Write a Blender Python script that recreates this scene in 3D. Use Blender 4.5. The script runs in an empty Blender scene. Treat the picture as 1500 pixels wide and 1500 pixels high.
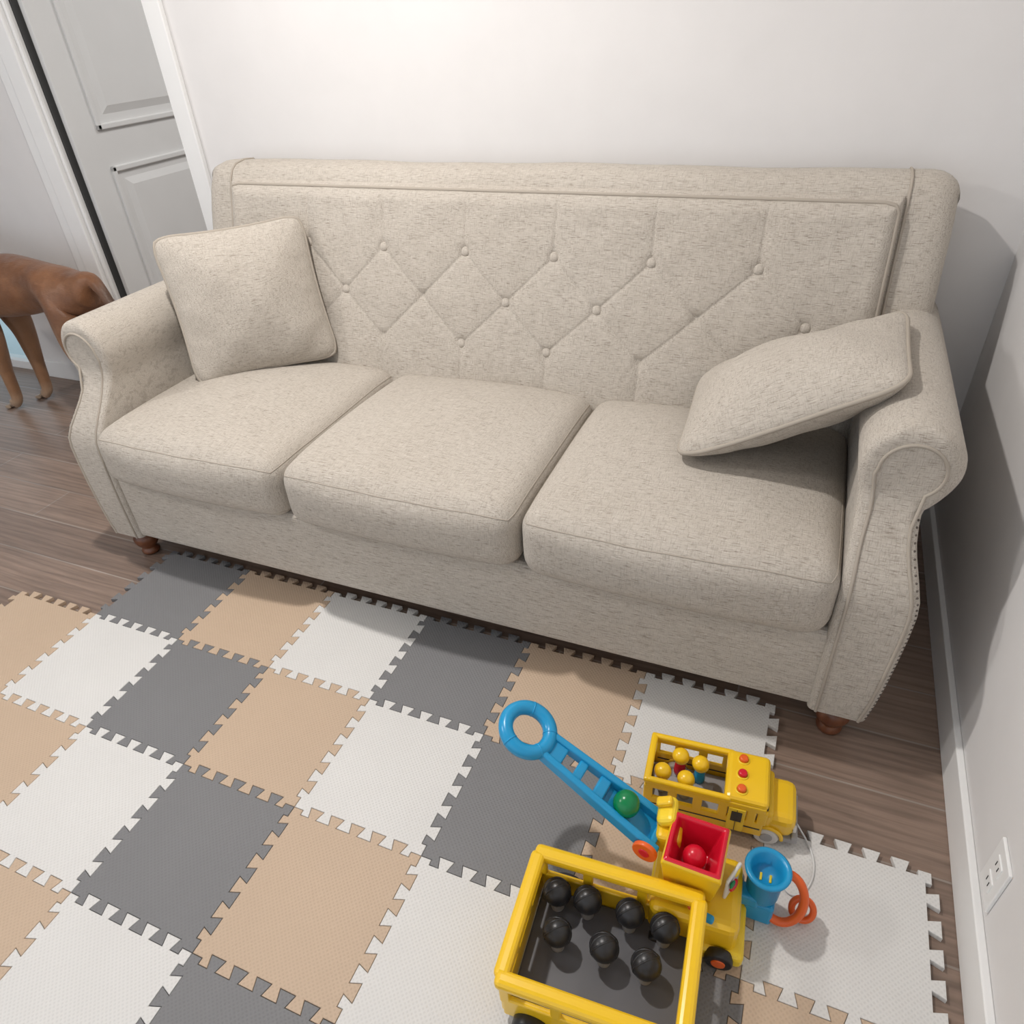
import bpy, bmesh, math, random
from mathutils import Vector, Matrix, Euler
random.seed(3)
SC=bpy.context.scene
COL=bpy.context.collection
FZ=-0.012   # floor level (mat top is z=0)

# ------------------------------------------------------------ materials
def newmat(name):
    m=bpy.data.materials.new(name); m.use_nodes=True
    nt=m.node_tree; b=nt.nodes['Principled BSDF']
    return m,nt,b
def N(nt,t,**k):
    n=nt.nodes.new(t)
    for a,v in k.items():
        setattr(n,a,v)
    return n
def setin(n,**k):
    for a,v in k.items():
        n.inputs[a.replace('_',' ')].default_value=v
def coords(nt,scale,rot=(0,0,0),kind='Object'):
    tc=N(nt,'ShaderNodeTexCoord'); mp=N(nt,'ShaderNodeMapping')
    mp.inputs['Scale'].default_value=scale; mp.inputs['Rotation'].default_value=rot
    nt.links.new(tc.outputs[kind],mp.inputs['Vector'])
    return mp.outputs['Vector']
def noise(nt,vec,scale=1,detail=2,rough=.5):
    n=N(nt,'ShaderNodeTexNoise'); setin(n,Scale=scale,Detail=detail,Roughness=rough)
    nt.links.new(vec,n.inputs['Vector']); return n.outputs['Fac']
def ramp(nt,fac,stops):
    r=N(nt,'ShaderNodeValToRGB'); e=r.color_ramp.elements
    while len(e)<len(stops): e.new(.5)
    for el,(p,c) in zip(e,stops):
        el.position=p; el.color=c if len(c)==4 else (*c,1)
    nt.links.new(fac,r.inputs['Fac']); return r.outputs['Color']
def mix(nt,a,b,fac,mode='MIX'):
    m=N(nt,'ShaderNodeMix',data_type='RGBA',blend_type=mode)
    for s,v in ((6,a),(7,b),(0,fac)):
        if hasattr(v,'links'): nt.links.new(v,m.inputs[s])
        else: m.inputs[s].default_value=v if s==0 else (*v,1)
    return m.outputs[2]
def bump(nt,b,h,strength,dist):
    n=N(nt,'ShaderNodeBump'); setin(n,Strength=strength,Distance=dist)
    nt.links.new(h,n.inputs['Height']); nt.links.new(n.outputs[0],b.inputs['Normal']); return n
def plain(name,col,rough=.5,spec=.5,bumps=None,coat=0):
    m,nt,b=newmat(name)
    v=coords(nt,(1,1,1))
    n=noise(nt,v,8,3)
    c=mix(nt,[x*.96 for x in col],[min(1,x*1.03) for x in col],n)
    nt.links.new(c,b.inputs['Base Color'])
    b.inputs['Roughness'].default_value=rough
    b.inputs['Specular IOR Level'].default_value=spec
    b.inputs['Coat Weight'].default_value=coat
    if bumps: bump(nt,b,noise(nt,v,bumps[0],2),bumps[1],bumps[2])
    return m
def N_mul(nt,s,k):
    m=N(nt,'ShaderNodeMath',operation='MULTIPLY'); nt.links.new(s,m.inputs[0]); m.inputs[1].default_value=k
    return m.outputs[0]
def fabric(name='linen_fabric',rot=(0,0,0)):
    m,nt,b=newmat(name)
    va=coords(nt,(46,600,600),rot); vb=coords(nt,(560,70,70),rot); vc=coords(nt,(1,1,1))
    a=noise(nt,va,1,2,.6); c=noise(nt,vb,1,2,.6); big=noise(nt,vc,3,3)
    base=mix(nt,(.472,.425,.365),(.545,.50,.44),big)
    s1=ramp(nt,a,[(.30,(1,1,1)),(.44,(0,0,0))])
    s2=ramp(nt,a,[(.56,(0,0,0)),(.70,(1,1,1))])
    s3=ramp(nt,c,[(.34,(1,1,1)),(.48,(0,0,0))])
    c1=mix(nt,base,(.23,.19,.155),N_mul(nt,s1,.80))
    c2=mix(nt,c1,(.68,.64,.58),N_mul(nt,s2,.60))
    c3=mix(nt,c2,(.30,.26,.22),N_mul(nt,s3,.45))
    nt.links.new(c3,b.inputs['Base Color'])
    b.inputs['Roughness'].default_value=.95
    b.inputs['Specular IOR Level'].default_value=.15
    b.inputs['Sheen Weight'].default_value=.12
    ad=N(nt,'ShaderNodeMath',operation='ADD'); nt.links.new(a,ad.inputs[0]); nt.links.new(c,ad.inputs[1])
    b1=bump(nt,b,ad.outputs[0],.50,.0025)
    wv=noise(nt,vc,16,3,.5)
    n=N(nt,'ShaderNodeBump'); setin(n,Strength=.5,Distance=.006); nt.links.new(wv,n.inputs['Height'])
    nt.links.new(n.outputs[0],b1.inputs['Normal'])
    return m
FAB=fabric()
PIPE=plain('fabric_piping',(.41,.365,.31),.95,.1)
SEAM=plain('fabric_seam',(.13,.11,.095),.6,.3)

def floor_mat():
    m,nt,b=newmat('wood_plank_tile')
    v=coords(nt,(1,1,1))
    br=N(nt,'ShaderNodeTexBrick'); nt.links.new(v,br.inputs['Vector'])
    br.offset=.37; br.offset_frequency=2
    setin(br,Scale=1.0,Mortar_Size=.0022,Mortar_Smooth=.1,Bias=0.0,Brick_Width=1.2,Row_Height=.155)
    br.inputs['Color1'].default_value=(.31,.222,.172,1); br.inputs['Color2'].default_value=(.21,.148,.115,1)
    br.inputs['Mortar'].default_value=(.34,.29,.25,1)
    g=noise(nt,coords(nt,(3.5,55,1)),1,6,.65)
    g2=noise(nt,coords(nt,(1.2,9,1)),1,3,.5)
    w=N(nt,'ShaderNodeTexWave',wave_type='BANDS',bands_direction='Y'); nt.links.new(coords(nt,(.6,7,1)),w.inputs['Vector'])
    setin(w,Scale=2.2,Distortion=9,Detail=3,Detail_Scale=1.2)
    gr=ramp(nt,g,[(.3,(.64,.64,.64)),(.7,(1.22,1.21,1.20))])
    c=mix(nt,br.outputs['Color'],gr,.8,'MULTIPLY')
    c=mix(nt,c,ramp(nt,g2,[(.3,(.85,.85,.85)),(.7,(1.15,1.15,1.15))]),.7,'MULTIPLY')
    c=mix(nt,c,ramp(nt,w.outputs['Fac'],[(.0,(.74,.72,.71)),(.5,(1.05,1.05,1.05))]),.55,'MULTIPLY')
    nt.links.new(c,b.inputs['Base Color']); b.inputs['Roughness'].default_value=.40
    bump(nt,b,g,.12,.002)
    return m
def foam(name,col):
    m,nt,b=newmat(name)
    v=coords(nt,(1,1,1),(0,0,math.radians(45)))
    w1=N(nt,'ShaderNodeTexWave',wave_type='BANDS',bands_direction='X'); w2=N(nt,'ShaderNodeTexWave',wave_type='BANDS',bands_direction='Y')
    for w in (w1,w2):
        nt.links.new(v,w.inputs['Vector']); setin(w,Scale=48,Distortion=.6,Detail=0)
    mu=N(nt,'ShaderNodeMath',operation='MULTIPLY'); nt.links.new(w1.outputs['Fac'],mu.inputs[0]); nt.links.new(w2.outputs['Fac'],mu.inputs[1])
    n=noise(nt,coords(nt,(1,1,1)),5,4)
    c=mix(nt,[x*.93 for x in col],[x*1.04 for x in col],n)
    c=mix(nt,c,[x*.80 for x in col],N_mul(nt,mu.outputs[0],.5))
    nt.links.new(c,b.inputs['Base Color']); b.inputs['Roughness'].default_value=.55
    b.inputs['Specular IOR Level'].default_value=.3
    bump(nt,b,mu.outputs[0],.35,.0012)
    return m
WALL=plain('wall_paint',(.76,.745,.735),.8,.2,(60,.06,.002))
TRIM=plain('trim_paint',(.86,.86,.85),.4,.4)
CEIL=plain('ceiling_paint',(.85,.84,.83),.9,.2)
DOORM=plain('door_paint',(.70,.705,.70),.45,.4)

# ------------------------------------------------------------ helpers
def link(o,parent=None):
    COL.objects.link(o)
    if parent: o.parent=parent
    return o
def empty(name,loc=(0,0,0),rot=(0,0,0)):
    e=bpy.data.objects.new(name,None); e.location=loc; e.rotation_euler=rot; e.empty_display_size=.05
    COL.objects.link(e); return e
def fin(bm,name,mats,parent=None,smooth=True,loc=(0,0,0),rot=(0,0,0)):
    bmesh.ops.recalc_face_normals(bm,faces=bm.faces)
    me=bpy.data.meshes.new(name); bm.to_mesh(me); bm.free()
    for m in (mats if isinstance(mats,(list,tuple)) else [mats]): me.materials.append(m)
    if smooth:
        for p in me.polygons: p.use_smooth=True
    o=bpy.data.objects.new(name,me); o.location=loc; o.rotation_euler=rot
    return link(o,parent)
def rbox(name,size,loc,mat,r=.003,parent=None,rot=(0,0,0),seg=3):
    bm=bmesh.new(); bmesh.ops.create_cube(bm,size=1); bmesh.ops.scale(bm,vec=size,verts=bm.verts)
    if r>0: bmesh.ops.bevel(bm,geom=bm.edges[:],offset=min(r,min(size)*.49),segments=seg,profile=.5,affect='EDGES')
    return fin(bm,name,mat,parent,False,loc,rot)
def cyl(name,r,h,loc,mat,parent=None,rot=(0,0,0),bev=.002,r2=None,seg=32):
    bm=bmesh.new(); bmesh.ops.create_cone(bm,cap_ends=True,segments=seg,radius1=r,radius2=r if r2 is None else r2,depth=h)
    if bev>0:
        ed=[e for e in bm.edges if len(e.link_faces)==2 and any(len(f.verts)>4 for f in e.link_faces)]
        bmesh.ops.bevel(bm,geom=ed,offset=bev,segments=2,profile=.5,affect='EDGES')
    o=fin(bm,name,mat,parent,False,loc,rot)
    for p in o.data.polygons: p.use_smooth=len(p.vertices)<=4
    return o
def sph(name,r,loc,mat,parent=None,scale=(1,1,1),rot=(0,0,0),seg=24):
    bm=bmesh.new(); bmesh.ops.create_uvsphere(bm,u_segments=seg,v_segments=seg//2,radius=r); bmesh.ops.scale(bm,vec=scale,verts=bm.verts)
    return fin(bm,name,mat,parent,True,loc,rot)
def tube(name,pts,r,mat,parent=None,cyclic=False,smooth=False,loc=(0,0,0),rot=(0,0,0)):
    cu=bpy.data.curves.new(name,'CURVE'); cu.dimensions='3D'; cu.bevel_depth=r; cu.bevel_resolution=3; cu.use_fill_caps=True
    if smooth:
        s=cu.splines.new('NURBS'); s.points.add(len(pts)-1); s.order_u=4; s.use_endpoint_u=not cyclic; s.resolution_u=8
    else:
        s=cu.splines.new('POLY'); s.points.add(len(pts)-1)
    for p,q in zip(s.points,pts): p.co=(*q,1)
    s.use_cyclic_u=cyclic
    cu.materials.append(mat)
    o=bpy.data.objects.new(name,cu); o.location=loc; o.rotation_euler=rot
    return link(o,parent)
def lathe(name,prof,loc,mat,parent=None,seg=32,rot=(0,0,0)):
    bm=bmesh.new(); rings=[]
    for r,z in prof:
        rings.append([bm.verts.new((r*math.cos(a),r*math.sin(a),z)) for a in [2*math.pi*k/seg for k in range(seg)]])
    for A,B in zip(rings,rings[1:]):
        for k in range(seg): bm.faces.new((A[k],A[(k+1)%seg],B[(k+1)%seg],B[k]))
    bm.faces.new(rings[0][::-1]); bm.faces.new(rings[-1])
    return fin(bm,name,mat,parent,True,loc,rot)
def plane_box(name,x0,x1,y0,y1,z0,z1,mat,parent=None,r=0):
    return rbox(name,(x1-x0,y1-y0,z1-z0),((x0+x1)/2,(y0+y1)/2,(z0+z1)/2),mat,r,parent)

# ------------------------------------------------------------ room
WY=.92; RX=2.185
H=2.45
WX=-1.72
plane_box('floor',-3.6,RX+.1,-3.2,WY+.12,FZ-.08,FZ,floor_mat())
plane_box('floor_hall',WX,RX+.1,WY+.12,3.3,FZ-.08,FZ,bpy.data.materials['wood_plank_tile'])
plane_box('wall_right',RX,RX+.1,-3.2,3.3,FZ,H,WALL)
DX0,DX1=-1.03,-.375
plane_box('wall_back',DX1,RX,WY,WY+.12,FZ,H,WALL)
plane_box('wall_back_left',WX,DX0,WY,WY+.12,FZ,H,WALL)
plane_box('wall_back_header',DX0,DX1,WY,WY+.12,2.04,H,WALL)
plane_box('wall_window_header',-3.5,WX,WY,WY+.12,2.04,H,WALL)
plane_box('wall_left',-3.6,-3.5,-3.2,WY+.12,FZ,H,WALL)
plane_box('wall_hall',WX,RX,3.2,3.3,FZ,H,WALL)
plane_box('wall_hall_side',WX,WX+.1,WY+.12,3.2,FZ,H,WALL)
plane_box('ceiling',-3.6,RX+.1,-3.2,WY+.12,H,H+.08,CEIL)
plane_box('ceiling_hall',WX,RX+.1,WY+.12,3.3,H,H+.08,CEIL)
PAT=plain('patio_concrete',(.70,.78,.80),.9,.2,(30,.2,.003))
plane_box('patio_ground',-9,WX,WY+.12,9,FZ-.10,FZ-.04,PAT)
plane_box('baseboard_right',RX-.014,RX,-3.2,WY,FZ,FZ+.095,TRIM,None,.003)
plane_box('baseboard_back',DX1+.07,RX-.014,WY-.014,WY,FZ,FZ+.095,TRIM,None,.003)
plane_box('baseboard_back_left',WX,DX0-.14,WY-.014,WY,FZ,FZ+.085,TRIM,None,.003)
plane_box('trim_1',DX1-.004,DX1+.066,WY-.02,WY,FZ,2.1,TRIM,None,.004)
plane_box('trim_2',DX0-.075,DX0+.004,WY-.022,WY,FZ,2.1,TRIM,None,.004)
plane_box('trim_3',DX0-.13,DX0-.075,WY-.014,WY,FZ,2.1,TRIM,None,.004)
plane_box('trim_4',DX1-.012,DX1,WY,WY+.12,FZ,2.04,TRIM,None,0)
plane_box('trim_5',DX0,DX0+.018,WY,WY+.12,FZ,2.04,TRIM,None,0)
door=empty('door_1',(0,0,0))
dx=DX0+.034
DK=plain('dark_matte',(.03,.03,.03),.7)
plane_box('gap_strip',DX0+.018,DX0+.030,WY+.02,WY+.05,FZ,2.03,DK,door)  # thin dark strip along the gap between jamb and door leaf
plane_box('leaf',dx-.016,dx+.016,WY+.045,WY+.80,FZ+.01,2.02,DOORM,door,.002)
def panel(y0,y1,z0,z1):
    fx=dx+.016
    for (a,b,c,d) in ((y0,y1,z1-.022,z1),(y0,y1,z0,z0+.022),(y0,y0+.022,z0,z1),(y1-.022,y1,z0,z1)):
        plane_box('moulding',fx-.002,fx+.012,a,b,c,d,DOORM,door,.005)
    bm=bmesh.new()
    a,b,c,d=y0+.05,y1-.05,z0+.05,z1-.05; e=.028
    o1=[bm.verts.new(q) for q in ((fx,a,c),(fx,b,c),(fx,b,d),(fx,a,d))]
    o2=[bm.verts.new(q) for q in ((fx+.010,a+e,c+e),(fx+.010,b-e,c+e),(fx+.010,b-e,d-e),(fx+.010,a+e,d-e))]
    for k in range(4): bm.faces.new((o1[k],o1[(k+1)%4],o2[(k+1)%4],o2[k]))
    bm.faces.new(o2); bm.faces.new(o1[::-1])
    fin(bm,'raised_panel',DOORM,door,False)
panel(WY+.165,WY+.68,.14,.91); panel(WY+.165,WY+.68,1.04,1.90)
lathe('door_knob',[(.0,0),(.026,0),(.026,.006),(.010,.010),(.010,.03),(.026,.045),(.028,.055),(.018,.068),(.001,.07)],(dx+.016,WY+.735,.96),plain('brushed_metal',(.6,.6,.6),.3),door,24,(0,math.pi/2,0))
win=empty('window_1')
plane_box('sill_rail',-3.5,WX,WY+.02,WY+.08,FZ,.03,TRIM,win,.003)
plane_box('top_rail',-3.5,WX,WY+.02,WY+.08,1.98,2.04,TRIM,win,.003)
plane_box('stile_1',WX-.05,WX,WY+.02,WY+.08,.03,1.98,TRIM,win,.003)
plane_box('stile_2',-2.70,-2.64,WY+.02,WY+.08,.03,1.98,TRIM,win,.003)
gm,nt,b=newmat('window_glass'); b.inputs['Transmission Weight'].default_value=1; b.inputs['Roughness'].default_value=.0; b.inputs['IOR'].default_value=1.02
b.inputs['Base Color'].default_value=(.85,.97,1,1)
plane_box('pane',-3.5,WX-.05,WY+.045,WY+.05,.03,1.98,gm,win)
ol=empty('wall_outlet')
plane_box('plate',RX-.006,RX,-.415,-.345,.105,.22,TRIM,ol,.002)
for zz in (.140,.185):
    plane_box('socket',RX-.008,RX-.005,-.395,-.365,zz-.014,zz+.014,TRIM,ol,.002)
    for yy in (-.386,-.374): plane_box('slot',RX-.0085,RX-.0075,yy-.001,yy+.001,zz-.005,zz+.006,DK,ol)

# ------------------------------------------------------------ foam mat
G=[foam('foam_grey',(.205,.205,.21)),foam('foam_tan',(.555,.42,.305)),foam('foam_white',(.71,.70,.68))]
T=.305; hh=.0108
def edge_pts():
    n=5; a=.027; L=T-2*a; p=L/n; hw=p*.25+.0035; nw=p*.25-.0035
    pts=[(0,0),(a-.004,0),(a-.004,-hh)]
    for k in range(n):
        c=a+(k+.5)*p
        pts+=[(c-nw,-hh),(c-hw,hh),(c+hw,hh),(c+nw,-hh)]
    pts+=[(T-a+.004,-hh),(T-a+.004,0)]
    return pts
EP=edge_pts()
tiles=[(i,0) for i in range(0,6)]
tiles+=[(i,1) for i in range(-1,7)]
for j in range(2,6): tiles+=[(i,j) for i in range(-3,7)]
bm=bmesh.new()
for (i,j) in tiles:
    X0=i*T; Y0=-j*T
    top=[(X0+s,Y0+o) for s,o in EP]
    right=[(X0+T+o,Y0-s) for s,o in EP]
    bot=[(X0+s,Y0-T+o) for s,o in EP][1:]+[(X0+T,Y0-T)]
    left=[(X0+o,Y0-s) for s,o in EP][1:]+[(X0,Y0-T)]
    loop=top+right+bot[::-1]+left[::-1]
    cl=[]
    for q in loop:
        if not cl or (abs(q[0]-cl[-1][0])+abs(q[1]-cl[-1][1]))>1e-6: cl.append(q)
    if abs(cl[0][0]-cl[-1][0])+abs(cl[0][1]-cl[-1][1])<1e-6: cl.pop()
    A=0
    for q,w in zip(cl,cl[1:]+cl[:1]): A+=q[0]*w[1]-w[0]*q[1]
    if A<0: cl.reverse()
    m=len(cl); ins=[]
    for k in range(m):
        p0,p1,p2=Vector(cl[k-1]),Vector(cl[k]),Vector(cl[(k+1)%m])
        d1=(p1-p0).normalized(); d2=(p2-p1).normalized()
        nn=Vector((-(d1+d2).y,(d1+d2).x))
        if nn.length<1e-6: nn=Vector((-d1.y,d1.x))
        nn.normalize(); ins.append((p1+nn*.0006, p1+nn*.0017))
    lo=[bm.verts.new((a.x,a.y,FZ+.0005)) for a,b_ in ins]
    mi=[bm.verts.new((a.x,a.y,-.0012)) for a,b_ in ins]
    hi=[bm.verts.new((b_.x,b_.y,0)) for a,b_ in ins]
    mid=(i-j)%3
    for R1,R2 in ((lo,mi),(mi,hi)):
        for k in range(m):
            f=bm.faces.new((R1[k],R1[(k+1)%m],R2[(k+1)%m],R2[k])); f.material_index=mid
    f=bm.faces.new(hi); f.material_index=mid
fin(bm,'foam_play_mat',G,None,False)

# ------------------------------------------------------------ sofa
sofa=empty('sofa',(.93,.4,FZ))
SOFA_OFF=Vector((-.93,-.4,-FZ))
def sp(o):
    o.parent=sofa; o.location=Vector(o.location)+SOFA_OFF; return o
def dense(a,b,r,n):
    fr=[0,.12,.27,.45,.7,1]
    return [a+r*f for f in fr]+[a+r+(b-a-2*r)*k/n for k in range(1,n)]+[b-r*f for f in fr[::-1]]
def puffbox(name,x0,x1,y0,y1,z0,z1,r,crown,bulge,mat,n=20,seed=0):
    bm=bmesh.new()
    X=dense(x0,x1,r,n);Y=dense(y0,y1,r,n);Z=dense(z0,z1,r,5)
    cx,cy,cz=(x0+x1)/2,(y0+y1)/2,(z0+z1)/2; hx,hy,hz=(x1-x0)/2,(y1-y0)/2,(z1-z0)/2
    def mp(x,y,z):
        i=Vector((min(max(x,x0+r),x1-r),min(max(y,y0+r),y1-r),min(max(z,z0+r),z1-r)))
        q=Vector((x,y,z)); d=q-i
        if d.length>1e-9: q=i+d.normalized()*r
        u=(q.x-cx)/hx; v=(q.y-cy)/hy; w=(q.z-cz)/hz
        if w>0: q.z+=crown*(1-abs(u)**2.4)*(1-abs(v)**2.4)*w
        q.z+=.0040*math.sin(9*q.x+seed*2.1)*math.sin(8*q.y+seed)*max(w,0)
        q.z+=.0012*math.sin(40*q.x+9*q.y+seed)*max(w,0)*max(0,-v)
        if w>0 and v>0: q.z-=.012*v*v*w
        if v<0:
            q.y-=bulge*(1-u*u)*(1-w*w*.8)*(-v)
            q.z-=.004*(1-u*u)*(-v)*(w<0)*(-w)
        q.x+=bulge*.25*u*(1-v*v)*(1-w*w)
        cc=max(0,abs(u)+abs(v)-1.6)/.4
        q.z-=.006*cc*max(w,0)
        return q
    def grid(A,B,f):
        vs=[[bm.verts.new(mp(*f(a,b))) for b in B] for a in A]
        for i in range(len(A)-1):
            for j in range(len(B)-1):
                bm.faces.new((vs[i][j],vs[i+1][j],vs[i+1][j+1],vs[i][j+1]))
    grid(X,Y,lambda a,b:(a,b,z0)); grid(X,Y,lambda a,b:(a,b,z1))
    grid(X,Z,lambda a,b:(a,y0,b)); grid(X,Z,lambda a,b:(a,y1,b))
    grid(Y,Z,lambda a,b:(x0,a,b)); grid(Y,Z,lambda a,b:(x1,a,b))
    bmesh.ops.remove_doubles(bm,verts=bm.verts,dist=1e-6)
    o=fin(bm,name,mat); sp(o)
    for top,tag in ((True,'top_welt'),(False,'bottom_welt')):
        pts=[]
        ring=[(x,y0) for x in X]+[(x1,y) for y in Y[1:]]+[(x,y1) for x in X[::-1][1:]]+[(x0,y) for y in Y[::-1][1:-1]]
        for x,y in ring:
            q=mp(x,y,z1 if top else z0)
            q2=mp(x,y,(z1-r*.55) if top else (z0+r*.55))
            pts.append((q*.6+q2*.4))
        sp(tube(name+'_'+tag,pts,.0018,PIPE,None,True))
    return o
CX=[(-.035,.588),(.594,1.228),(1.234,1.885)]
for k,(a,b_) in enumerate(CX):
    puffbox('seat_cushion_%d'%(k+1),a,b_,-.086,.55,.298,.470,.050,.026,.022,FAB,20,k)
b0=plane_box('seat_base',-.06,1.92,-.058,.80,.088,.308,FAB,None,.018); sp(b0)
bm=bmesh.new()
def fy(z): return .52+.32*(z-.46)
prof=[(.50,.10),(fy(.30)+.04,.30)]
for z in (.46,.56,.66,.76,.86,.93): prof.append((fy(z)+.04,z))
prof+=[(fy(.955)+.043,.957),(fy(.97)+.052,.977),(fy(.98)+.07,.990),(.80,.996),(.845,.991),(.868,.973),(.878,.94),(.88,.80),(.88,.10)]
xs=[-.147,-.144,-.137,-.125,-.108,-.085,-.03]+[.05+.1*k for k in range(19)]+[1.89,1.945,1.968,1.985,1.997,2.004,2.007]
def endd(x):
    e=min(x+.147,2.007-x); R=.062
    if e>=R: return 0
    q=1-e/R; return .045*(1-math.sqrt(max(0,1-q*q)))
rows=[]
for x in xs:
    d=endd(x)
    row=[]
    for y,z in prof:
        yy=y; zz=z
        if z>.9:
            zz=z-d*(1 if z>.95 else .6)
            if .0<x<1.87: zz+=.0022*math.sin(7*x)+.0014*math.sin(19*x)
        yy=y+(d*.8 if y<.74 and z<.99 else -d*.8 if y>.85 else 0)
        row.append(bm.verts.new((x,yy,zz)))
    rows.append(row)
n=len(prof)
for A,B in zip(rows,rows[1:]):
    for k in range(n): bm.faces.new((A[k],A[(k+1)%n],B[(k+1)%n],B[k]))
bm.faces.new(rows[0]); bm.faces.new(rows[-1][::-1])
fr=fin(bm,'back_frame',FAB); sp(fr)
for p in fr.data.polygons:
    if len(p.vertices)>4: p.use_smooth=False
for x in (-.036,1.900):
    sp(tube('wing_seam',[(x,y-.001,z+.001) for y,z in prof[2:14]],.0035,PIPE))
# back cushion, tufted
bx0,bx1,bz0,bz1=-.026,1.895,.36,.957
d=.265; r1=[.280+d*k for k in range(-1,7)]; r2=[.1475+d*k for k in range(0,7)]
R1=[x for x in r1 if bx0+.06<x<bx1-.06]; R2=[x for x in r2 if bx0+.06<x<bx1-.06]
Z1,Z2,Z3=.797,.675,.556
segs=[]
def seg(x1,z1,x2,z2,w=1.): segs.append((x1,z1,x2,z2,w))
for x in R1:
    seg(x,Z1,x,bz1,.8)
    for s in (-d/2,d/2):
        if bx0+.05<x+s<bx1-.05: seg(x,Z1,x+s,Z2)
for x in R2:
    for s in (-d/2,d/2):
        if bx0+.05<x+s<bx1-.05: seg(x,Z2,x+s,Z3)
for x in R1: seg(x,Z3,x,bz0,.8)
pts_b=[(x,Z1) for x in R1]+[(x,Z2) for x in R2]+[(x,Z3) for x in R1]
def dseg(px,pz,s):
    x1,z1,x2,z2,w=s; vx,vz=x2-x1,z2-z1; t=((px-x1)*vx+(pz-z1)*vz)/(vx*vx+vz*vz); t=min(1,max(0,t))
    return math.hypot(px-x1-t*vx,pz-z1-t*vz)
def back_y(x,z):
    e=min(x-bx0,bx1-x,bz1-z); e=max(e,0)
    q=min(e/.042,1); Th=.052*math.sqrt(max(0,1-(1-q)**2))
    ds=min(dseg(x,z,s) for s in segs if abs((s[0]+s[2])/2-x)<.25)
    db=min(math.hypot(x-a,z-b_) for a,b_ in pts_b)
    puff=.0064*(1-math.exp(-(ds/.045)))
    cre=.0023*math.exp(-(ds/.0032)**2)
    dim=.009*math.exp(-(db/.017)**2)
    w=.0015*math.sin(31*x+3*math.sin(11*z))*math.sin(23*z)+.0008*math.sin(67*x+20*z)*math.sin(41*z-9*x)
    return fy(z)+.052-Th-(puff-cre-dim+w-.004)*q
bm=bmesh.new()
NX,NZ=560,180
X=[bx0+(bx1-bx0)*k/NX for k in range(NX+1)]; Z=[bz0+(bz1-bz0)*k/NZ for k in range(NZ+1)]
vs=[[bm.verts.new((x,back_y(x,z),z)) for z in Z] for x in X]
for i in range(NX):
    for j in range(NZ): bm.faces.new((vs[i][j],vs[i+1][j],vs[i+1][j+1],vs[i][j+1]))
bc=fin(bm,'tufted_back_cushion',FAB); sp(bc)
e=.010
edge=[(bx0+e,z) for z in (.40,.5,.6,.7,.8,.9)]+[(bx0+e,bz1-.03),(bx0+.02,bz1-e-.004)]+[(x,bz1-e) for x in [bx0+.04+(bx1-bx0-.08)*k/40 for k in range(41)]]+[(bx1-.02,bz1-e-.004),(bx1-e,bz1-.03)]+[(bx1-e,z) for z in (.9,.8,.7,.6,.5,.40)]
sp(tube('back_cushion_piping',[(x,back_y(x,z)-.001,z) for x,z in edge],.0045,PIPE))
btn=[(x,Z1) for x in R1]+[(r2[k],Z2) for k in (1,3,4,6)]+[(r1[3],Z3),(r1[4],Z3)]
for k,(x,z) in enumerate(btn):
    o=sph('button_%d'%(k+1),.0135,(x,back_y(x,z)-.004,z),FAB,None,(1,.5,1),(-.3,0,0)); sp(o)
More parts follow.
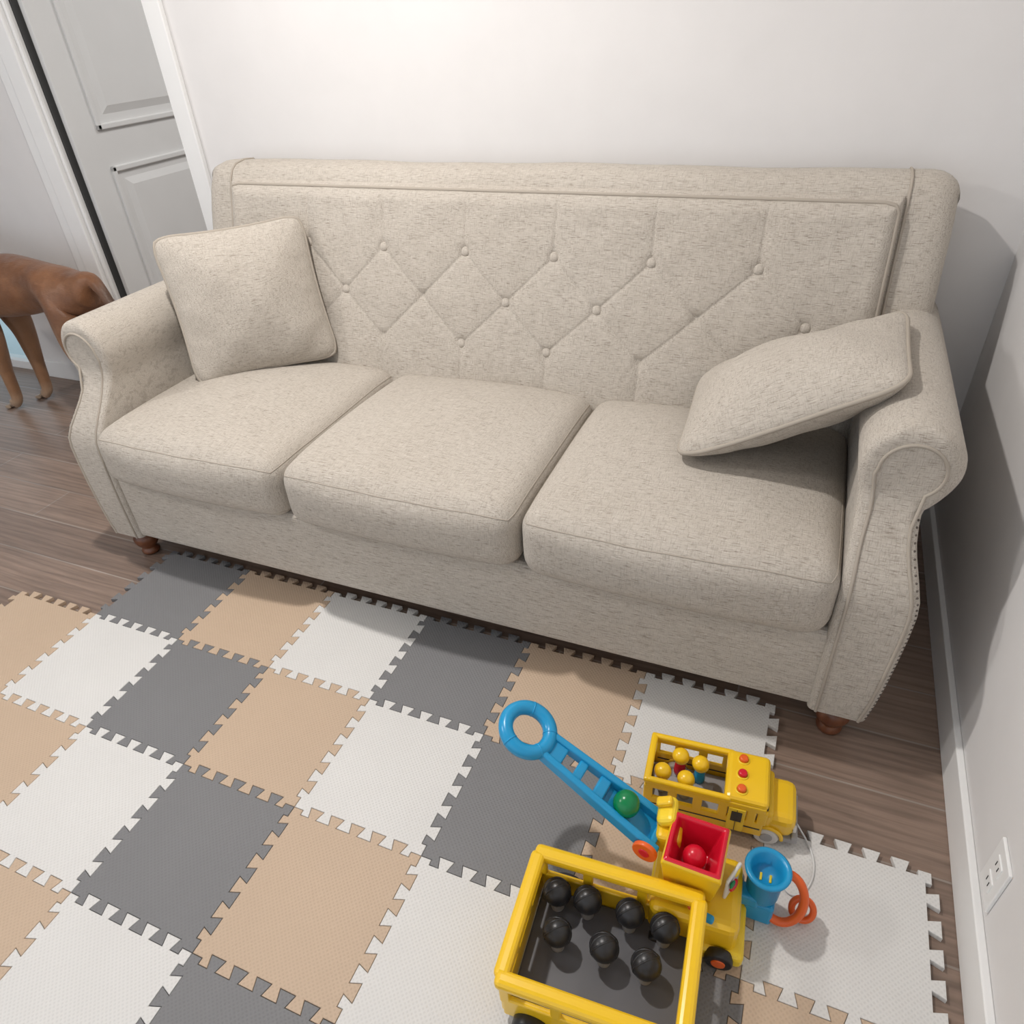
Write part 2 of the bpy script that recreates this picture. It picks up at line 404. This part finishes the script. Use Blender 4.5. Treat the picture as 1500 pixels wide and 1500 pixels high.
# arms
FABA=fabric('linen_fabric_arm',(0,0,math.radians(90)))
def arm(side):
    xin=1.885 if side>0 else -.028
    rc,zc,r=.074,.638,.087
    lv=[]
    for z,o in ((.088,.116),(.14,.124),(.20,.130),(.27,.135),(.34,.139),(.39,.140),(.42,.137),(.45,.129),(.48,.119),(.51,.112),(.535,.110),(.552,.111)):
        lv.append((z,0.0,o))
    for k in range(0,21):
        a=math.radians(-62+ (152)*k/20)
        z=zc+r*math.sin(a); ho=r*math.cos(a)
        lv.append((z,0.0 if z<zc else rc-ho, rc+ho))
    lv.sort(key=lambda q:q[0])
    L2=[]
    for z,i,o in lv:
        if z<zc:
            t=min(1,max(0,(z-.545)/(zc-.545))); i=-.013*t*t*(3-2*t)
        L2.append((z,i,o))
    lv=L2
    def yf(z):
        if z<.40: return -.062-.006*math.sin(math.pi*z/.42)
        t=min(1,(z-.40)/.20); t=t*t*(3-2*t)
        return -.063+.108*t
    M=16
    bm=bmesh.new()
    def vx(o): return xin+side*o
    front=[]
    ztop=lv[-1][0]
    for z,i,o in lv:
        row=[]
        tz=min(1,max(0,(z-.53)/.06)); tz=tz*tz*(3-2*tz)
        for m in range(M+1):
            u=m/M; uu=.5-.5*math.cos(math.pi*u)
            edz=ztop-z
            ue=.5+(uu-.5)*min(1,edz/.04)
            rd=.014+tz*.022*(ue*ue*(3-2*ue)*.8+.2)
            ed=min(uu,1-uu)*(o-i)
            q=min(1,min(ed,max(edz,0))/rd); back=rd*(1-math.sqrt(max(0,1-(1-q)**2)))
            row.append(bm.verts.new((vx(i+(o-i)*uu),yf(z)+back,z)))
        front.append(row)
    for A,B in zip(front,front[1:]):
        for m in range(M): bm.faces.new((A[m],A[m+1],B[m+1],B[m]))
    ys=[.10,.2,.35,.5,.65,.80]
    for idx in (0,M):
        prev=[r[idx] for r in front]
        for y in ys:
            cur=[]
            for k,(z,i,o) in enumerate(lv):
                cur.append(bm.verts.new((vx(i if idx==0 else o),y,z)))
            for k in range(len(lv)-1): bm.faces.new((prev[k],prev[k+1],cur[k+1],cur[k]))
            prev=cur
        if idx==0: la=prev
        else: lb=prev
    for k in range(len(lv)-1): bm.faces.new((la[k],la[k+1],lb[k+1],lb[k]))
    bmesh.ops.remove_doubles(bm,verts=bm.verts,dist=.0008)
    o=fin(bm,'arm_right' if side>0 else 'arm_left',FABA); sp(o)
    w=.018; wr=.032
    inner=[(i+w+.010*min(1,max(0,(z-.5)/.1)),z) for z,i,o in lv if z<zc-.01]
    outer=[(o-w*.8,z) for z,i,o in lv if z<.54]
    arc=[(rc+(r-wr)*math.cos(a),zc+(r-wr)*math.sin(a)) for a in [math.pi-(math.pi+.95)*k/22 for k in range(23)]]
    path=inner+arc+outer[::-1]
    sp(tube('arm_front_welt',[(vx(a),yf(b_)-.0005,b_) for a,b_ in path],.0034,PIPE))
    bm=bmesh.new()
    L=[(z,o) for z,i,o in lv if z<.575]
    z=.10
    while z<.56:
        for (za,oa),(zb,ob) in zip(L,L[1:]):
            if za<=z<=zb: oo=oa+(ob-oa)*(z-za)/(zb-za)
        mt=Matrix.Translation((vx(oo-.0045),yf(z)+.0045,z))
        bmesh.ops.create_uvsphere(bm,u_segments=8,v_segments=6,radius=.0024,matrix=mt)
        z+=.0115
    sp(fin(bm,'nailhead_trim',SEAM))
arm(1); arm(-1)
m,nt,b=newmat('stained_wood'); g=noise(nt,coords(nt,(30,30,6)),1,4)
nt.links.new(ramp(nt,g,[(.3,(.085,.026,.012)),(.7,(.20,.068,.026))]),b.inputs['Base Color']); b.inputs['Roughness'].default_value=.35; b.inputs['Coat Weight'].default_value=.2
WOOD=m
fp=[(.022,0),(.027,.004),(.028,.012),(.022,.020),(.020,.024),(.030,.034),(.037,.048),(.038,.060),(.033,.072),(.026,.078),(.031,.082),(.036,.088),(.037,.102)]
for k,(x,y) in enumerate(((-.085,-.012),(1.945,-.012),(-.085,.82),(1.945,.82))):
    sp(lathe('foot_%d'%(k+1),[(r,z) for r,z in fp],(x,y,FZ),WOOD))

# ------------------------------------------------------------ pillows
def pillow(name,M,a,b_,h,seed,bend=0,pull=.06,asym=(1,1)):
    bm=bmesh.new(); n=52
    def pos(u,v,s):
        x=a*u*(1-pull*(1-v*v)*abs(u)); y=b_*v*(1-pull*(1-u*u)*abs(v))
        c=max(0,(abs(u)+abs(v)-1.66))/.34; x*=1-.07*c*c; y*=1-.07*c*c
        k=max(0,(1-u**4)*(1-v**4))
        z=s*h*(asym[0] if s>0 else asym[1])*(k**.55)*(.50+.50*(1-u*u)*(1-v*v))
        z+=.004*math.sin(7*u+seed)*math.sin(6*v+2*seed)*k
        z+=.003*math.sin(16*u*v+seed)*k*(u*u+v*v)
        z+=s*.0030*math.sin(24*u+seed)*max(0,abs(v)-.72)/.28*k*3*(1-abs(v))*3
        z+=s*.0030*math.sin(26*v+seed)*max(0,abs(u)-.72)/.28*k*3*(1-abs(u))*3
        z+=.010*math.sin(2.2*u+1.7*v+seed)*.8 - bend*u*u
        return Vector((x,y,z))
    for s in (1,-1):
        vs=[]
        for i in range(n+1):
            u=math.sin((i/n-.5)*math.pi)
            vs.append([bm.verts.new(pos(u,math.sin((j/n-.5)*math.pi),s)) for j in range(n+1)])
        for i in range(n):
            for j in range(n): bm.faces.new((vs[i][j],vs[i+1][j],vs[i+1][j+1],vs[i][j+1]))
    bmesh.ops.remove_doubles(bm,verts=bm.verts,dist=1e-5)
    o=fin(bm,name,FAB)
    o.matrix_world=M
    ring=[]
    K=24
    for k in range(K): ring.append((-1+2*k/K,-1))
    for k in range(K): ring.append((1,-1+2*k/K))
    for k in range(K): ring.append((1-2*k/K,1))
    for k in range(K): ring.append((-1,1-2*k/K))
    tube(name+'_piping',[pos(u,v,0) for u,v in ring],.0052,PIPE,o,True)
    return o
def frame(c,u,v):
    u=Vector(u).normalized(); v=Vector(v); v=(v-u*v.dot(u)).normalized(); w=u.cross(v)
    return Matrix(((u.x,v.x,w.x,c[0]),(u.y,v.y,w.y,c[1]),(u.z,v.z,w.z,c[2]),(0,0,0,1)))
BL,BR,TL,TR=[Vector(q) for q in ((.035,.245,.485),(.335,.545,.495),(-.045,.355,.865),(.245,.645,.885))]
c=(BL+BR+TL+TR)/4+Vector((.044,-.025,-.002))
pillow('throw_pillow',frame(c,BR-BL,TL-BL),.216,.214,.074,1)
A,B,C,D=[Vector(q) for q in ((1.545,.175,.505),(1.515,.560,.505),(1.890,.500,.705),(1.975,.165,.735))]
c=(A+B+C+D)/4+Vector((0,0,.022))
pillow('throw_pillow.001',frame(c,D-A,B-A),.240,.188,.092,2.2,-.014,.025)

# ------------------------------------------------------------ toy bus
YEL=plain('yellow_plastic',(.90,.56,.012),.28,.5,None,.2)
YEL2=plain('yellow_light_plastic',(.93,.66,.03),.28)
BLU=plain('blue_plastic',(.012,.30,.58),.28)
RED=plain('red_plastic',(.66,.008,.03),.28)
GRN=plain('green_plastic',(.0,.20,.06),.25)
ORA=plain('orange_plastic',(.82,.13,.02),.3)
GRY=plain('grey_plastic',(.36,.36,.37),.4)
DGY=plain('charcoal_plastic',(.10,.10,.11),.45)
DGR=plain('dark_plastic',(.02,.02,.022),.35)
WHT=plain('white_plastic',(.72,.72,.71),.35)
PUR=plain('purple_plastic',(.10,.06,.30),.35)
bus=empty('toy_school_bus',(1.742,-.305,0),(0,0,.07))
def bb(name,x0,x1,y0,y1,z0,z1,mat,r=.003,par=None): return plane_box(name,x0,x1,y0,y1,z0,z1,mat,par or bus,r)
W_=.054
bb('chassis',-.14,.145,-.050,.050,.014,.026,GRY)
bb('rear_bumper',-.149,-.138,-.05,.05,.016,.032,GRY)
bb('front_bumper',.140,.152,-.05,.05,.016,.032,GRY)
for s in (-1,1):
    y0,y1=(s*W_-.004,s*W_+.004)
    bb('side_lower',-.14,.085,y0,y1,.024,.066,YEL)
    bb('side_upper_rail',-.14,.085,y0,y1,.094,.112,YEL,.004)
    for x in (-.135,-.088,-.040,.008,.060,.080):
        bb('pillar',x-.009,x+.009,y0,y1,.060,.102,YEL)
    bb('side_stripe',-.13,.08,y0-.0008,y1+.0008,.046,.049,DGR,0)
    for x in (-.088,.095):
        cyl('wheel',.023,.016,(x,s*.047,.023),WHT,bus,(math.pi/2,0,0),.003)
        cyl('hub',.012,.018,(x,s*.048,.023),GRY,bus,(math.pi/2,0,0),.002)
        pts=[(x+.028*math.cos(a),s*.052,.023+.028*math.sin(a)) for a in [math.pi*k/12 for k in range(13)]]
        tube('fender',pts,.004,YEL,bus)
bb('door_panel',.018,.050,-W_-.0065,-W_-.003,.028,.098,YEL2,.003)
bb('door_window',.024,.044,-W_-.0075,-W_-.006,.060,.090,DGR,.002)
bb('door_split',.0335,.0345,-W_-.0078,-W_-.006,.030,.096,DGR,0)
bb('rear_wall_low',-.144,-.136,-W_,W_,.024,.066,YEL)
bb('rear_rail',-.144,-.134,-W_,W_,.098,.112,YEL,.004)
bb('roof_front',.006,.088,-.056,.056,.100,.124,YEL,.010)
bb('roof_rim_left',-.14,.02,.046,.058,.106,.120,YEL,.005)
bb('roof_rim_right',-.14,.02,-.058,-.046,.106,.120,YEL,.005)
bb('roof_rim_rear',-.146,-.132,-.058,.058,.106,.120,YEL,.005)
bb('interior_floor',-.135,.02,-.048,.048,.030,.036,GRY)
bb('seat_block',-.13,-.01,-.012,.012,.036,.050,GRY)
bb('windshield',.080,.090,-.045,.045,.066,.100,DGR,.003)
bb('hood',.080,.144,-.050,.050,.024,.082,YEL,.018)
bb('cowl',.076,.10,-.052,.052,.024,.092,YEL,.008)
bb('grille',.140,.146,-.028,.028,.034,.058,GRY,.002)
for s in (-1,1): cyl('headlight',.007,.006,(.143,s*.038,.048),WHT,bus,(0,math.pi/2,0),.001)
for y in (.034,0,-.034):
    cyl('light_button',.0085,.010,(.036,y,.128),ORA if y else RED,bus,(0,0,0),.003)
    lathe('button_bezel',[(.012,0),(.012,.003),(.009,.004),(.0088,.002)],(.036,y,.1225),YEL2,bus,24)
for k,(x,y) in enumerate(((-.082,.026),(-.042,.018),(-.112,-.018),(-.066,-.024))):
    lathe('passenger_body_%d'%k,[(.011,0),(.012,.01),(.010,.03),(.006,.038),(.001,.04)],(x,y,.036+.012),[RED,BLU,WHT,GRY][k],bus,20)
    sph('passenger_head_%d'%k,.0165,(x,y,.036+.064),YEL2,bus)
    sph('passenger_hair_%d'%k,.0170,(x-.001,y,.036+.0665),YEL,bus,(1,1,.85))
cord=tube('pull_cord',[(1.893,-.30,.02),(1.91,-.31,.004),(1.93,-.34,.003),(1.935,-.38,.003),(1.925,-.42,.003),(1.90,-.445,.003),(1.88,-.43,.003),(1.875,-.40,.003)],.0018,WHT,None,False,True)
cord.parent=bus
bpy.context.view_layer.update()
cord.matrix_parent_inverse=bus.matrix_world.inverted()

# ------------------------------------------------------------ ball ramp truck toy
toy=empty('toy_ball_ramp_truck',(0,0,0))
p0=Vector((1.652,-.500,.165)); p1=Vector((1.440,-.462,.262))
u=(p1-p0).normalized(); v=Vector((0.12,1,0)); v=(v-u*v.dot(u)).normalized(); w=u.cross(v)
if w.z<0: w=-w; v=-v
ramp_e=empty('ramp'); ramp_e.parent=toy
ramp_e.matrix_world=Matrix(((u.x,v.x,w.x,p0.x),(u.y,v.y,w.y,p0.y),(u.z,v.z,w.z,p0.z),(0,0,0,1)))
SV=-1 if v.y<0 else 1
Lr=(p1-p0).length
for s in (-1,1):
    bm=bmesh.new(); secs=[]
    for k in range(13):
        t=k/12; x=-.014+(Lr+.024)*t; half=.031-.010*t**1.2; th=.015-.002*t; ht=.022-.003*t
        secs.append([bm.verts.new((x,s*(half+a*th),c_*ht-.002)) for a,c_ in ((-.5,-.6),(.5,-.6),(.5,.6),(-.5,.6))])
    for Q,Rw in zip(secs,secs[1:]):
        for k in range(4): bm.faces.new((Q[k],Q[(k+1)%4],Rw[(k+1)%4],Rw[k]))
    bm.faces.new(secs[0]); bm.faces.new(secs[-1][::-1])
    o=fin(bm,'rail',BLU,ramp_e,False); md=o.modifiers.new('b','BEVEL'); md.width=.004; md.segments=3; md.limit_method='ANGLE'
for x,hw,ww in ((.118,.024,.022),(.165,.023,.018),(.215,.020,.030)):
    rbox('rung',(ww,hw*2,.014),(x,0,-.003),BLU,.004,ramp_e)
rbox('ramp_bottom',(.110,.060,.006),(.050,0,-.011),BLU,.002,ramp_e)
rbox('ramp_end',(.012,.060,.020),(.0,0,-.002),BLU,.003,ramp_e)
rcn=Lr+.046
tube('handle_ring',[(rcn+.043*math.cos(a),.043*math.sin(a),0) for a in [2*math.pi*k/48 for k in range(48)]],.0138,BLU,ramp_e,True)
for s in (-1,1):
    for a in (70,150):
        aa=math.radians(a)*s
        cyl('ring_joint',.0144,.003,(rcn+.043*math.cos(aa),.043*math.sin(aa),0),BLU,ramp_e,(math.pi/2,0,aa),.001)
sph('green_ball',.024,(.070,0,.012),GRN,ramp_e)
cyl('pivot_cap',.022,.009,(.004,-SV*.043,.0),ORA,ramp_e,(math.pi/2,0,0),.002)
cyl('pivot_inner',.010,.012,(.004,-SV*.043,.0),RED,ramp_e,(math.pi/2,0,0),.002)
rbox('hinge_block',(.045,.060,.05),(1.672,-.485,.155),YEL,.010,toy,(0,0,.1))
rbox('hinge_cap',(.036,.052,.022),(1.664,-.470,.190),YEL2,.010,toy,(0,-.5,.1))
rbox('hinge_cap_top',(.030,.018,.012),(1.656,-.462,.205),YEL,.005,toy,(0,-.5,.1))
hop=empty('hopper',(1.722,-.516,.165),(0,0,-.02)); hop.parent=toy
bm=bmesh.new()
def sq(s,z): return [bm.verts.new((a*s,b_*s,z)) for a,b_ in ((-1,-1),(1,-1),(1,1),(-1,1))]
R_=[sq(.040,-.06),sq(.050,.026),sq(.0465,.032),sq(.042,.036),sq(.038,.032),sq(.022,-.03)]
for q,(A,B) in enumerate(zip(R_,R_[1:])):
    for k in range(4):
        f=bm.faces.new((A[k],A[(k+1)%4],B[(k+1)%4],B[k])); f.material_index=0 if q<2 else 1
f=bm.faces.new(R_[-1]); f.material_index=1
bm.faces.new(R_[0][::-1])
ho=fin(bm,'hopper_funnel',[YEL,RED],hop,False)
md=ho.modifiers.new('b','BEVEL'); md.width=.006; md.segments=3; md.limit_method='ANGLE'
sph('red_ball',.020,(0,-.006,.002),RED,hop)
rbox('body_front',(.15,.13,.10),(1.735,-.530,.055),YEL,.016,toy,(0,0,.07))
rbox('body_lower',(.17,.14,.035),(1.740,-.535,.022),YEL2,.010,toy,(0,0,.07))
for k,(x,y) in enumerate(((1.69,-.612),(1.79,-.602),(1.69,-.465),(1.79,-.455))):
    cyl('truck_wheel_%d'%k,.024,.018,(x,y,.024-.0),DGR,toy,(math.pi/2,0,.07),.004)
    cyl('truck_hub_%d'%k,.012,.022,(x,y,.024),ORA,toy,(math.pi/2,0,.07),.002)
rbox('body_face',(.046,.006,.058),(1.788,-.520,.130),WHT,.003,toy,(0,0,1.2))
sph('face_sticker_red',.012,(1.792,-.524,.125),RED,toy,(1,.4,1),(0,0,1.2))
sph('face_sticker_yellow',.009,(1.794,-.512,.147),YEL2,toy,(1,.4,1),(0,0,1.2))
sph('face_sticker_green',.008,(1.789,-.536,.147),GRN,toy,(1,.4,1),(0,0,1.2))
for k,(x,y,mt) in enumerate(((1.684,-.560,ORA),(1.710,-.570,PUR),(1.737,-.577,ORA),(1.760,-.586,BLU))):
    rbox('music_key_%d'%k,(.022,.014,.012),(x,y,.112),mt,.005,toy,(0,0,-.15))
lathe('blue_cup',[(.024,0),(.028,.01),(.030,.07),(.038,.078),(.039,.083),(.035,.086),(.028,.082),(.025,.055),(.001,.05)],(1.842,-.482,.055),BLU,toy,36)
for s in (-1,1): rbox('cup_slot',(.004,.014,.004),(1.842+s*.008,-.482,.107),YEL2,.001,toy)
rbox('cup_arm',(.07,.03,.03),(1.805,-.495,.06),BLU,.006,toy)
rbox('cup_base',(.05,.05,.055),(1.842,-.482,.0275),BLU,.006,toy)
tube('orange_loop',[(1.878+.034*math.cos(a),-.480+.020*math.sin(a),.060+.045*math.sin(a)) for a in [2*math.pi*k/32 for k in range(32)]],.008,ORA,toy,True)
tube('orange_loop_small',[(1.915+.018*math.cos(a),-.470+.010*math.sin(a),.026+.018*math.sin(a)) for a in [2*math.pi*k/32 for k in range(32)]],.006,ORA,toy,True)
tr=empty('tray',(1.612,-.690,.0),(0,0,.06)); tr.parent=toy
def tq(name,x0,x1,y0,y1,z0,z1,mat,r=.004): return plane_box(name,x0,x1,y0,y1,z0,z1,mat,tr,r)
hx,hy=.138,.105
tq('tray_floor',-hx+.006,hx-.006,-hy+.006,hy-.006,.03,.04,DGY)
for s in (-1,1):
    tq('long_wall_low',-hx,hx,s*hy-.005,s*hy+.005,.025,.085,YEL)
    tq('long_rim',-hx-.008,hx+.008,s*hy-.013,s*hy+.013,.130,.154,YEL,.009)
    tq('end_wall_low',s*hx-.005,s*hx+.005,-hy,hy,.025,.085,YEL)
    tq('end_rim',s*hx-.013,s*hx+.013,-hy,hy,.130,.154,YEL,.009)
    for x in (-.133,-.05,.045,.133): tq('post',x-.009,x+.009,s*hy-.005,s*hy+.005,.07,.14,YEL,.004)
    for y in (-.035,.035): tq('end_post',s*hx-.005,s*hx+.005,y-.007,y+.007,.07,.14,YEL,.004)
    for x in (-.09,.09):
        cyl('tray_wheel',.030,.02,(x,s*(hy+.012),.030),DGR,tr,(math.pi/2,0,0),.004)
        cyl('tray_hub',.014,.024,(x,s*(hy+.013),.030),YEL,tr,(math.pi/2,0,0),.002)
for k,(x,y) in enumerate(((-.098,.074),(-.044,.076),(.03,.076),(.090,.070),(-.08,.010),(.0,.010),(.07,.005))):
    z=.088
    sph('dark_ball_%d'%k,.024,(x,y,z),DGR,tr)
    for rr in (0,.9,1.8): lathe('ball_ridge_%d'%k,[(.0240,-.0015),(.0252,0),(.0240,.0015)],(x,y,z),DGR,tr,24,(.9,rr,0))
    cyl('ball_stem_%d'%k,.012,.035,(x,y,.055),GRY,tr)

# ------------------------------------------------------------ dog
def coat():
    m,nt,b=newmat('dog_short_coat')
    v=coords(nt,(1,1,1)); n1=noise(nt,v,6,4,.6); n2=noise(nt,coords(nt,(60,220,220)),1,3)
    c=mix(nt,(.150,.058,.022),(.31,.135,.055),ramp(nt,n1,[(.35,(0,0,0)),(.62,(1,1,1))]))
    c=mix(nt,c,(.10,.038,.016),N_mul(nt,n2,.5))
    sx=N(nt,'ShaderNodeSeparateXYZ'); tc=N(nt,'ShaderNodeTexCoord'); nt.links.new(tc.outputs['Object'],sx.inputs[0])
    top=ramp(nt,sx.outputs['Z'],[(.60,(0,0,0)),(.69,(1,1,1))])
    c=mix(nt,c,(.13,.05,.020),N_mul(nt,top,.55))
    low=ramp(nt,sx.outputs['Z'],[(.36,(1,1,1)),(.50,(0,0,0))])
    c=mix(nt,c,(.42,.25,.14),N_mul(nt,low,.45))
    mr=N(nt,'ShaderNodeMapRange'); nt.links.new(sx.outputs['X'],mr.inputs[0]); mr.inputs[1].default_value=-.74; mr.inputs[2].default_value=-.66
    c=mix(nt,c,(.05,.03,.02),N_mul(nt,mr.outputs[0],.85))
    z2=ramp(nt,sx.outputs['Z'],[(.03,(1,1,1)),(.09,(0,0,0))])
    c=mix(nt,c,(.55,.42,.30),N_mul(nt,z2,.5))
    nt.links.new(c,b.inputs['Base Color']); b.inputs['Roughness'].default_value=.45; b.inputs['Sheen Weight'].default_value=.12
    b1=bump(nt,b,n2,.35,.004)
    n=N(nt,'ShaderNodeBump'); setin(n,Strength=.7,Distance=.02); nt.links.new(noise(nt,v,9,2),n.inputs['Height']); nt.links.new(n.outputs[0],b1.inputs['Normal'])
    return m
COAT=coat()
V=[];E=[];Rr=[]
def nd(p,r,par=None):
    V.append(p); Rr.append(r if isinstance(r,tuple) else (r,r)); k=len(V)-1
    if par is not None: E.append((par,k))
    return k
Yd=.655
pel=nd((-.91,Yd,.57),(.100,.118))
rump=nd((-.82,Yd,.56),(.078,.092),pel)
loin=nd((-1.05,Yd,.580),(.086,.106),pel)
mid=nd((-1.19,Yd,.555),(.108,.140),loin)
rib=nd((-1.32,Yd,.535),(.122,.162),mid)
che=nd((-1.44,Yd,.535),(.112,.152),rib)
nb=nd((-1.55,Yd,.60),(.085,.100),che)
n2_=nd((-1.63,Yd,.69),(.068,.078),nb)
hd=nd((-1.70,Yd,.76),(.068,.068),n2_)
br=nd((-1.76,Yd,.765),(.060,.058),hd)
mz=nd((-1.83,Yd,.735),(.036,.036),br)
ns=nd((-1.89,Yd,.725),(.026,.026),mz)
t1=nd((-.765,Yd,.610),(.030,.030),rump)
t2=nd((-.705,Yd-.02,.570),.022,t1)
t3=nd((-.665,Yd-.03,.50),.018,t2)
t4=nd((-.645,Yd-.03,.42),.014,t3)
t5=nd((-.635,Yd-.03,.35),.008,t4)
for s,fx in ((-1,-.01),(1,.03)):
    h=nd((-.865,Yd+s*.066,.475),(.082,.096),pel)
    k=nd((-.905,Yd+s*.080,.345),(.052,.064),h)
    hk=nd((-.775+fx,Yd+s*.075,.185),(.023,.029),k)
    pa=nd((-.795+fx,Yd+s*.075,.040),(.022,.024),hk)
    nd((-.845+fx,Yd+s*.075,.008),(.028,.019),pa)
for s,(px,py) in ((-1,(-1.475,.60)),(1,(-1.425,.715))):
    h=nd((-1.43,Yd+s*.065,.46),(.066,.080),che)
    k=nd((-1.400,Yd+s*.070,.335),(.042,.050),h)
    hk=nd((px+.025,py,.165),(.026,.029),k)
    pa=nd((px+.01,py,.040),(.023,.025),hk)
    nd((px-.035,py,.008),(.029,.019),pa)
me=bpy.data.meshes.new('dog'); me.from_pydata(V,E,[])
dog=bpy.data.objects.new('dog',me); COL.objects.link(dog)
sk=dog.modifiers.new('skin','SKIN'); sk.branch_smoothing=.6
for k,r in enumerate(Rr):
    me.skin_vertices[0].data[k].radius=r
    me.skin_vertices[0].data[k].use_root=(k==0)
sk.use_smooth_shade=True
ss=dog.modifiers.new('sub','SUBSURF'); ss.levels=2; ss.render_levels=2
me.materials.append(COAT)
DK2=plain('dog_nose_black',(.015,.012,.012),.3)
sph('nose',.015,(-1.912,Yd,.738),DK2,dog,(1,1.2,.8))
for s in (-1,1):
    sph('eye',.010,(-1.785,Yd+s*.040,.793),DK2,dog)
    sph('ear',.045,(-1.70,Yd+s*.068,.775),COAT,dog,(.55,.22,1.2),(s*-.25,.2,0))
for px,py in ((-1.475,.60),(-1.425,.715),(-.815,.58),(-.775,.73)):
    for t in (-.013,0,.013): sph('toe',.0115,(px-.064,py+t,FZ+.010),COAT,dog,(1.5,.8,.85))

# ------------------------------------------------------------ camera, light
cd=bpy.data.cameras.new('camera'); co=bpy.data.objects.new('camera',cd); COL.objects.link(co)
co.location=(1.7346,-1.206,1.3573); co.rotation_euler=(.9498,.0536,.386)
cd.sensor_width=36; cd.lens=36*1040/1500; cd.clip_start=.02
SC.camera=co
def area(name,loc,size,power,col,target=None):
    l=bpy.data.lights.new(name,'AREA'); l.shape='DISK'; l.size=size; l.energy=power; l.color=col
    o=bpy.data.objects.new(name,l); o.location=loc
    if target is not None: o.rotation_euler=(Vector(target)-Vector(loc)).to_track_quat('-Z','Y').to_euler()
    COL.objects.link(o); return o
area('ceiling_light',(.55,-.12,2.42),.10,32,(1,.955,.915))
area('fill_light_far',(-1.3,-1.3,2.42),.35,30,(1,.965,.93),(1.6,-.3,.7))  # added fill lamp, aimed to brighten the right wall
area('fill_light_hall',(.2,2.0,2.42),.4,20,(1,.98,.96))  # added fill lamp beyond the doorway, lifts the dark door leaf
w=bpy.data.worlds.new('world'); SC.world=w; w.use_nodes=True
bg=w.node_tree.nodes['Background']; bg.inputs[0].default_value=(.86,.92,1,1); bg.inputs[1].default_value=1.0
SC.view_settings.view_transform='Standard'
